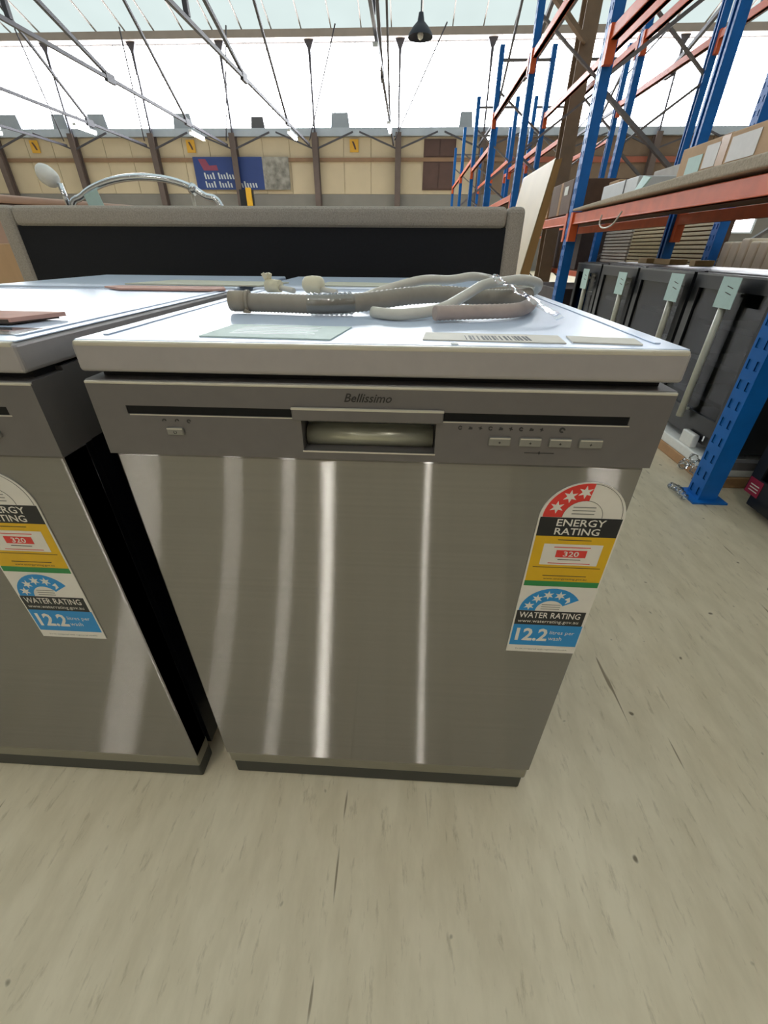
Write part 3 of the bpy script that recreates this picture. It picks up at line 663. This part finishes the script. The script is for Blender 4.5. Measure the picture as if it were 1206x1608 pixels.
def energy_label(dw, x0):
    x1 = x0+.099; cx = (x0+x1)/2; Y = .0018; zb, za = .420, .657; e = .0003
    outline = [(x0, zb), (x1, zb)] + arc(cx, za-.002, .0495, 0, 180, 24)
    L = MB().xz(outline, Y, Y+.001).build('energy_label', M_lwhite, dw)
    L['label'] = 'energy and water rating sticker with red, yellow and blue bands'
    y0 = Y-e
    def P(name, poly, m, lay=1): return MB().xz(poly, Y-e*lay, Y-e*(lay-1)).build(name, m, L)
    def R(name, a, b, c, d, m, lay=1): return P(name, [(a, c), (b, c), (b, d), (a, d)], m, lay)
    P('red_arc', ringsec(cx, .6575, .0455, .023, 84, 180), M_lred)
    for a in (157, 125, 97): P('star', star(cx+.0345*math.cos(math.radians(a)), .6575+.0345*math.sin(math.radians(a)), .0085), M_lwhite, 2)
    P('dial_line', ringsec(cx, .6575, .0455, .0451, 0, 84), M_ink); P('dial_line', ringsec(cx, .6575, .0233, .0229, 0, 180), M_ink)
    for i in range(3): R('fine_print', cx-.013, cx+.013, .662+.0045*i, .6632+.0045*i, M_btn)
    R('black_band', x0+.002, x1-.002, .630, .657, M_lblack)
    text_obj('energy_text', 'ENERGY', M_lwhite, L, cx-.027, cx+.030, .6450, .6550, Y-e*1.5, bold=.012)
    text_obj('energy_text', 'RATING', M_lwhite, L, cx-.027, cx+.026, .6325, .6425, Y-e*1.5, bold=.012)
    R('yellow_band', x0+.002, x1-.002, .5585, .630, M_lyellow)
    R('fine_print', cx-.02, cx+.02, .6245, .6253, M_ink, 2)
    R('usage_box', cx-.035, cx+.036, .586, .6185, M_lwhite, 2)
    R('red_box', cx-.018, cx+.019, .5985, .6095, M_lred, 3)
    text_obj('usage_number', '320', M_lwhite, L, cx-.009, cx+.010, .600, .608, Y-e*3.5, bold=.015)
    R('fine_print', cx-.022, cx+.022, .6135, .6145, M_lred, 3); R('fine_print', cx-.014, cx+.014, .5945, .5953, M_ink, 3); R('fine_print', cx-.025, cx+.027, .5885, .5893, M_lred, 3)
    R('fine_print', cx-.042, cx+.042, .5815, .5822, M_ink, 2)
    R('fine_print', cx-.027, cx+.028, .5675, .5684, M_ink, 2); text_obj('web_address', 'www.energyrating.gov.au', M_ink, L, cx-.025, cx+.030, .5605, .5645, Y-e*1.5)
    R('green_band', x0+.002, x1-.002, .5495, .5585, M_lgreen)
    c2 = x0+.0445; zc = .5045
    P('blue_arc', ringsec(c2, zc, .041, .019, 32, 180), M_lblue)
    for a in (163, 132, 103, 73): P('star', star(c2+.030*math.cos(math.radians(a)), zc+.030*math.sin(math.radians(a)), .0075), M_lwhite, 2)
    sx, sz = c2+.030*math.cos(math.radians(43)), zc+.030*math.sin(math.radians(43))
    P('half_star', [(sx, sz+.006), (sx-.006, sz+.002), (sx-.002, sz), (sx-.004, sz-.006), (sx+.002, sz-.002)], M_lwhite, 2)
    for i in range(3): R('fine_print', c2-.012, c2+.013, .5075+.004*i, .5085+.004*i, M_btn)
    R('water_band', x0+.002, x1-.004, .477, .504, M_lblack)
    text_obj('water_text', 'WATER RATING', M_lwhite, L, x0+.006, x1-.010, .4905, .5015, Y-e*1.5, bold=.01)
    text_obj('web_address', 'www.waterrating.gov.au', M_lwhite, L, x0+.006, x1-.010, .4795, .4870, Y-e*1.5)
    R('blue_band', x0+.002, x1-.002, .4345, .477, M_lblue)
    text_obj('water_number', '12.2', M_lwhite, L, x0+.008, x0+.053, .4440, .4700, Y-e*1.5, bold=.03)
    text_obj('water_unit', 'litres per', M_lwhite, L, x0+.055, x1-.010, .4570, .4660, Y-e*1.5)
    text_obj('water_unit', 'wash', M_lwhite, L, x0+.055, x0+.074, .4465, .4545, Y-e*1.5)
    text_obj('footnote', 'To be compared with registered models', M_ink, L, x0+.012, x1-.012, .4245, .4275, Y-e*.5)
    return L
def make_dishwasher(label):
    t = thing('dishwasher', label, 'dishwasher', (W_/2, .3, 0), 'stainless dishwashers in the front row')
    # carcass
    B(.004, W_-.004, .055, .585, .045, .812).build('cabinet', M_black, t)
    for x in (.05, .52):
        for y in (.1, .52): MB().tube([(x, y, 0), (x, y, .045)], .018, 10).build('foot', M_black, t)
    # lid
    lid = MB().box(0, W_, 0, .6, .8145, .8435).build('lid', M_silver, t, .004, 3)
    B(.003, W_-.003, -.0004, .006, .8395, .8445).build('lid_front_highlight', M_edge, lid, .0015)  # painted highlight along the lid's front bevel
    B(.001, W_-.001, .006, .599, .8435, .8449).build('lid_top', M_lidtop, lid, .0005)
    rim = MB()
    for a, b, c, d in ((.016, .022, .03, .58), (W_-.022, W_-.016, .03, .58), (.022, W_-.022, .574, .58)): rim.box(a, b, c, d, .8449, .8463)
    rim.build('lid_rim', M_lidtop, lid, .0006)
    # control panel with sunk display slots and handle pocket
    xs = [0, .036, .216, .223, .366, .371, .56, W_]; zs = [.7245, .7345, .7715, .7805, .8035]
    p = MB(); plate_recess(p, xs, zs, {(1, 2): .004, (5, 2): .004, (3, 1): .034}, 0)
    zt, z0, D = .8065, .7245, .3
    p._add([(0, 0, .8035), (W_, 0, .8035), (W_, .003, zt), (0, .003, zt)], [(0, 1, 2, 3)])
    p._add([(0, .003, zt), (W_, .003, zt), (W_, .05, zt), (0, .05, zt)], [(0, 1, 2, 3)])
    p._add([(0, 0, z0), (W_, 0, z0), (W_, .05, z0), (0, .05, z0)], [(0, 1, 2, 3)])
    for x in (0, W_): p._add([(x, 0, z0), (x, 0, .8035), (x, .003, zt), (x, .05, zt), (x, .05, z0)], [(0, 1, 2, 3, 4)])
    cpn = p.build('control_panel', M_panel, t)
    B(.002, W_-.002, .0505, .5, .7245, .811).build('panel_side', M_panel, t)
    B(.01, W_-.01, .02, .06, .8066, .8144).build('lid_gap_shade', M_gap, t)  # black strip stands in for the shade between lid and panel
    B(0, W_, -.0006, .0032, .8028, .8058).build('panel_edge_highlight', M_edge, cpn, .001)  # painted highlight along the panel's top chamfer
    B(.0362, .2158, .0008, .0036, .7717, .7803).build('display_slot', M_display, cpn)
    B(.3712, .5598, .0008, .0036, .7717, .7803).build('display_slot', M_display, cpn)
    for a, b in ((.038, .216), (.371, .562)): B(a, b, -.0004, .001, .7701, .7712).build('slot_lip', M_edge, cpn)
    B(.2145, .3725, -.004, .012, .7690, .7830).build('handle_brow', M_panel, cpn, .002)
    B(.2145, .3725, -.0043, -.001, .7812, .7832).build('brow_edge', M_edge, cpn)
    B(.2235, .3655, .031, .0335, .735, .7685).build('pocket_back', M_pocket, cpn)
    MB().tube([(.2245, .024, .7445), (.3645, .024, .7445)], .0118, 20).build('grip_bar', M_grip, cpn)
    B(.2262, .3632, .022, .031, .745, .7565).build('grip_ledge', M_grip, cpn, .002)
    MB().box(.222, .367, -.001, .002, .7326, .7345).build('pocket_lip', M_edge, cpn, .0005)
    for a, b in ((.422, .445), (.454, .477), (.485, .508), (.516, .540)):
        bt = B(a, b, -.0028, .001, .7465, .7560).build('button', M_btn, cpn, .0012)
        B(a+.001, b-.001, -.0031, -.0027, .7544, .7557).build('button_edge', M_edge, cpn)
        MB().xz(star((a+b)/2, .7505, .0016, 0, 4), -.0031, -.0027).build('button_icon', M_ink, cpn)
    B(.075, .093, -.0028, .001, .7490, .7575).build('power_button', M_btn, cpn, .0012)
    B(.0755, .0925, -.0031, -.0027, .7558, .7571).build('button_edge', M_edge, cpn)
    MB().xz(ringsec(.084, .7525, .0018, .0012, -240, 60), -.0031, -.0027).build('power_icon', M_ink, cpn)
    for i, x in enumerate((.074, .088, .101)): MB().xz(ringsec(x, .7645, .0022, .0012, 0, 290 if i == 2 else 200), -.0006, .0005).build('indicator_icon', M_ink, cpn)
    for i in range(9):
        x = .391+.0105*i
        poly = ringsec(x, .765, .0022, .0012, 20, 330) if i % 3 == 0 else ([(x-.002, .7635), (x+.002, .7635), (x+.0022, .7655), (x-.001, .7668)] if i % 3 == 1 else star(x, .765, .0024, .3, 4))
        MB().xz(poly, -.0006, .0005).build('indicator_icon', M_ink, cpn)
    MB().xz(ringsec(.496, .765, .003, .0012, 0, 300), -.0006, .0005).build('indicator_icon', M_ink, cpn)
    MB().box(.462, .493, -.0006, .0005, .7385, .7390).xz(star(.4775, .7388, .0022, 0, 4), -.0006, .0005).build('child_lock_mark', M_ink, cpn)
    text_obj('brand_lettering', 'Bellissimo', M_logo, cpn, .270, .319, .7895, .7985, -.0006, shear=.35, bold=.012)
    # door, kick plate
    B(.004, W_-.004, .003, .045, .079, .7235).build('door', M_steel, t, .0025, 2)
    B(.006, W_-.006, .004, .05, .046, .0780).build('kick_plate', M_kick, t, .004, 2)
    B(.010, W_-.010, .007, .055, .002, .047).build('plinth', M_plinth, t, .004, 3)
    return t
dw = make_dishwasher('stainless steel dishwasher in the centre with hoses on top, rating sticker at right')
dw2 = copy_tree(dw)
energy_label(dw, .4945)
L2 = energy_label(dw2, .4375)
dw2.location = (-.046-W_/2, .286, 0)
dw2['label'] = 'stainless steel dishwasher cut off at the left edge beside the central one'
# back row appliances, tops only in view
for i, (x0, nm) in enumerate(((-.67, 'left'), (-.03, 'middle'))):
    t = thing('white_appliance', 'white-topped appliance in the back row behind the %s dishwasher' % ('left' if i == 0 else 'central'), 'appliance', (x0+.3, .9, 0), 'appliances in the back row')
    B(x0, x0+.6, .67, 1.10, .03, .815).build('cabinet', M_whitebox, t, .004)
    B(x0-.001, x0+.601, .655, 1.115, .8155, .844).build('lid', M_lidtop, t, .004)
    for x in (.06, .54):
        for y in (.72, 1.05): MB().tube([(x0+x, y, 0), (x0+x, y, .03)], .02, 8).build('foot', M_black, t)
    B(x0+.01, x0+.59, 1.10, 1.106, .1, .7).build('door', M_whitebox, t, .002)

# ------------------------------------------------------------------ things on the dishwasher tops
ZT = .8463
# grey drain hose with cuff
pts = [(.0892, .2135, .8585), (.1186, .213, .8585), (.1662, .2065, .8585), (.2204, .2000, .8585), (.2703, .2142, .8605), (.3309, .2626, .8643), (.3888, .300, .8640), (.4504, .325, .8588), (.50, .335, .8584), (.53, .38, .8584), (.505, .42, .8584), (.455, .425, .8584)]
path = smooth_path(pts, 20)
t = thing('drain_hose', 'thick grey corrugated drain hose lying across the dishwasher top', 'hose', (.3, .30, ZT))
MB().tube(path, [.0116+(.0005 if i % 2 else -.0005) for i in range(len(path))], 14).build('hose_body', M_hose, t)
MB().tube([(.0860, .2137, .8603), (.1120, .2132, .8603)], .0128, 18).build('cuff', M_cuff, t)
MB().tube([(.1090, .2132, .8603), (.1130, .2132, .8603)], .0138, 18).build('cuff_ring', M_cuff, t)
MB().xz([(.106, ZT+.001), (.112, ZT+.0002), (.117, ZT+.0004), (.110, ZT+.006)], .199, .202).build('cuff_tab', M_cuff, t)
# clear wrap round the hose
wr_ = MB(); pp = path[52:76]; wr_.tube(pp, [.0136+.0014*math.sin(i*2.4) for i in range(len(pp))], 14, False); wr_.build('clear_wrap', M_film, t)
# white inlet hose
pts = [(.286, .1803, .8523), (.3239, .1593, .8523), (.3739, .190, .8560), (.4113, .2381, .8680), (.4404, .2741, .8790), (.4689, .2990, .8815), (.5108, .340, .8830), (.550, .39, .8745), (.562, .46, .857), (.545, .51, .8535), (.498, .4871, .8720), (.4432, .405, .883), (.40, .365, .880), (.3495, .322, .881), (.2925, .302, .868), (.25, .312, .855), (.2, .34, .8525)]
t = thing('inlet_hose', 'white looped inlet hose lying over the grey drain hose', 'hose', (.4, .34, ZT))
MB().tube(smooth_path(pts, 10), .0068, 12).build('hose_body', M_cable, t)
MB().tube(smooth_path([(.50, .42, .876), (.535, .452, .874), (.575, .49, .866), (.58, .53, .857), (.54, .56, .8530)], 8), .0062, 12).build('coil_end', M_cable, t)
# mauve hose under the loop
path3 = smooth_path([(.365, .149, .8558), (.4125, .166, .8556), (.4683, .187, .8556), (.497, .232, .8556), (.515, .282, .8556)], 18)
tag(MB().tube(path3, [.0086+(.0004 if i % 2 else -.0004) for i in range(len(path3))], 12).build('mauve_hose', M_hosepink), 'mauve-brown ribbed hose lying under the white hose loop', 'hose')
# crumpled clear bag strip at the right
nb = 14; mbf = MB(); vs = []
for i in range(nb+1):
    u = i/nb; x = .447+.075*u; y = .258-.10*u; z = .8475+.044*(1-u)**.8+.003*math.sin(i*1.7)*(1-u)
    for j in range(5):
        v = (j-2)/2; vs.append((x+.009*v, y+.014*v, z+.002*math.cos(j*2.1+i*.9)*(1-u)+(.0025 if u > .9 else 0)))
mbf._add(vs, [(i*5+j, i*5+j+1, (i+1)*5+j+1, (i+1)*5+j) for i in range(nb) for j in range(4)], True)
tag(mbf.build('clear_bag', M_film), 'crumpled clear plastic bag draped over the hoses at the right', 'plastic')
# cream fittings at the back
t = thing('hose_fitting', 'cream plastic fitting with lugs behind the grey hose, left one', 'fitting', (.06, .51, ZT), 'cream fittings')
MB().tube([(.050, .515, ZT+.0125), (.078, .503, ZT+.012)], [.0125, .011], 10).build('body', M_cream, t)
for a in (-.4, .5, 1.4): MB().bar((.052, .515, ZT+.015), (.046+.008*a, .512, ZT+.034), .005, .007).build('lug', M_cream, t)
MB().tube([(.076, .504, ZT+.010), (.11, .482, ZT+.006)], .005, 8).build('tail', M_cable, t)
t = thing('cream_stopper', 'round cream plastic cap behind the grey hose, right one', 'fitting', (.145, .494, ZT), 'cream fittings')
MB().tube(smooth_path([(.124, .499, ZT+.015), (.133, .497, ZT+.0155), (.147, .494, ZT+.016), (.161, .491, ZT+.0155), (.167, .489, ZT+.015)], 4), [.003, .008, .011, .013, .0145, .0152, .0155, .0156, .0156, .0156, .0155, .0152, .0145, .013, .0105, .007, .003], 14).build('cap', M_cream, t)
MB().tube([(.162, .487, ZT+.009), (.195, .470, ZT+.005)], .005, 8).build('tail', M_cable, t)
# papers on the central unit
def sheet(name, label, poly, z, m, th=.0012, cat='paper', grp=None): return tag(MB().xy(poly, z, z+th).build(name, m), label, cat, grp)
t = thing('instruction_sheet', 'pale green printed sheet at the front of the central dishwasher top', 'paper', (.19, .06, ZT))
MB().xy([(.119, .028), (.256, .020), (.268, .100), (.128, .106)], .8450, .8462).build('sheet', M_paper, t)
for i in range(5): B(.145, .235-.01*(i % 2), .045+.010*i, .048+.010*i, .8462, .8464).build('print_line', M_pocket, t)
t = thing('barcode_sheet', 'beige sheet with a barcode in front of the hoses', 'paper', (.42, .05, ZT))
MB().xy([(.348, .030), (.488, .022), (.492, .064), (.352, .072)], .8450, .8460).build('sheet', M_paperb, t)
random.seed(3); x = .392
while x < .455:
    ww = random.choice((.001, .0016, .0024)); B(x, x+ww, .031, .054, .8460, .8462).build('bar_mark', M_ink, t); x += ww+random.choice((.0012, .002, .003))
sheet('warning_sheet', 'small beige sheet right of the barcode sheet', [(.496, .028), (.56, .020), (.566, .052), (.500, .062)], .8450, M_paperb)
tag(MB().xy([(.375, .009), (.382, .009), (.382, .017), (.375, .017)], .8450, .8456).build('tape_dot', M_foam), 'tiny white tape square at the front edge of the lid', 'tape')
# cardboard and papers on the left units
t = thing('cardboard_sheet', 'pinkish corrugated cardboard sheet on the left dishwasher top', 'cardboard', (-.27, .13, ZT))
MB().xy([(-.50, .085), (-.122, .078), (-.098, .135), (-.46, .15)], .8485, .8530).build('liner', M_cardpink, t)
MB().xy([(-.498, .086), (-.124, .079), (-.104, .13), (-.458, .148)], .8463, .8485).build('corrugation', M_carddark, t)
MB().tube([(-.50, .0855, .849), (-.125, .0787, .849)], [.0026, .0026], 8).build('cut_edge', M_carddark, t)
sheet('clear_sheet', 'clear plastic film at the front of the left dishwasher top', [(-.40, .03), (-.07, .02), (-.062, .06), (-.38, .07)], .8452, M_film, .0006, 'plastic')
t = thing('backing_card', 'thin pinkish card lying at the back of the left dishwasher', 'cardboard', (-.2, .55, ZT))
MB().xy([(-.33, .575), (-.27, .53), (-.07, .525), (-.05, .545), (-.075, .60), (-.31, .60)], .8464, .8500).build('card', M_cardpink, t)
sheet('cream_papers', 'cream and pale green papers on the back row top', [(-.36, .70), (-.02, .68), (.02, .80), (-.30, .84)], .8445, M_paperc, .003)
sheet('folded_paper', 'pale paper on the back row appliance behind the hose', [(.10, .72), (.40, .70), (.42, .82), (.12, .84)], .8445, M_paperc, .002)
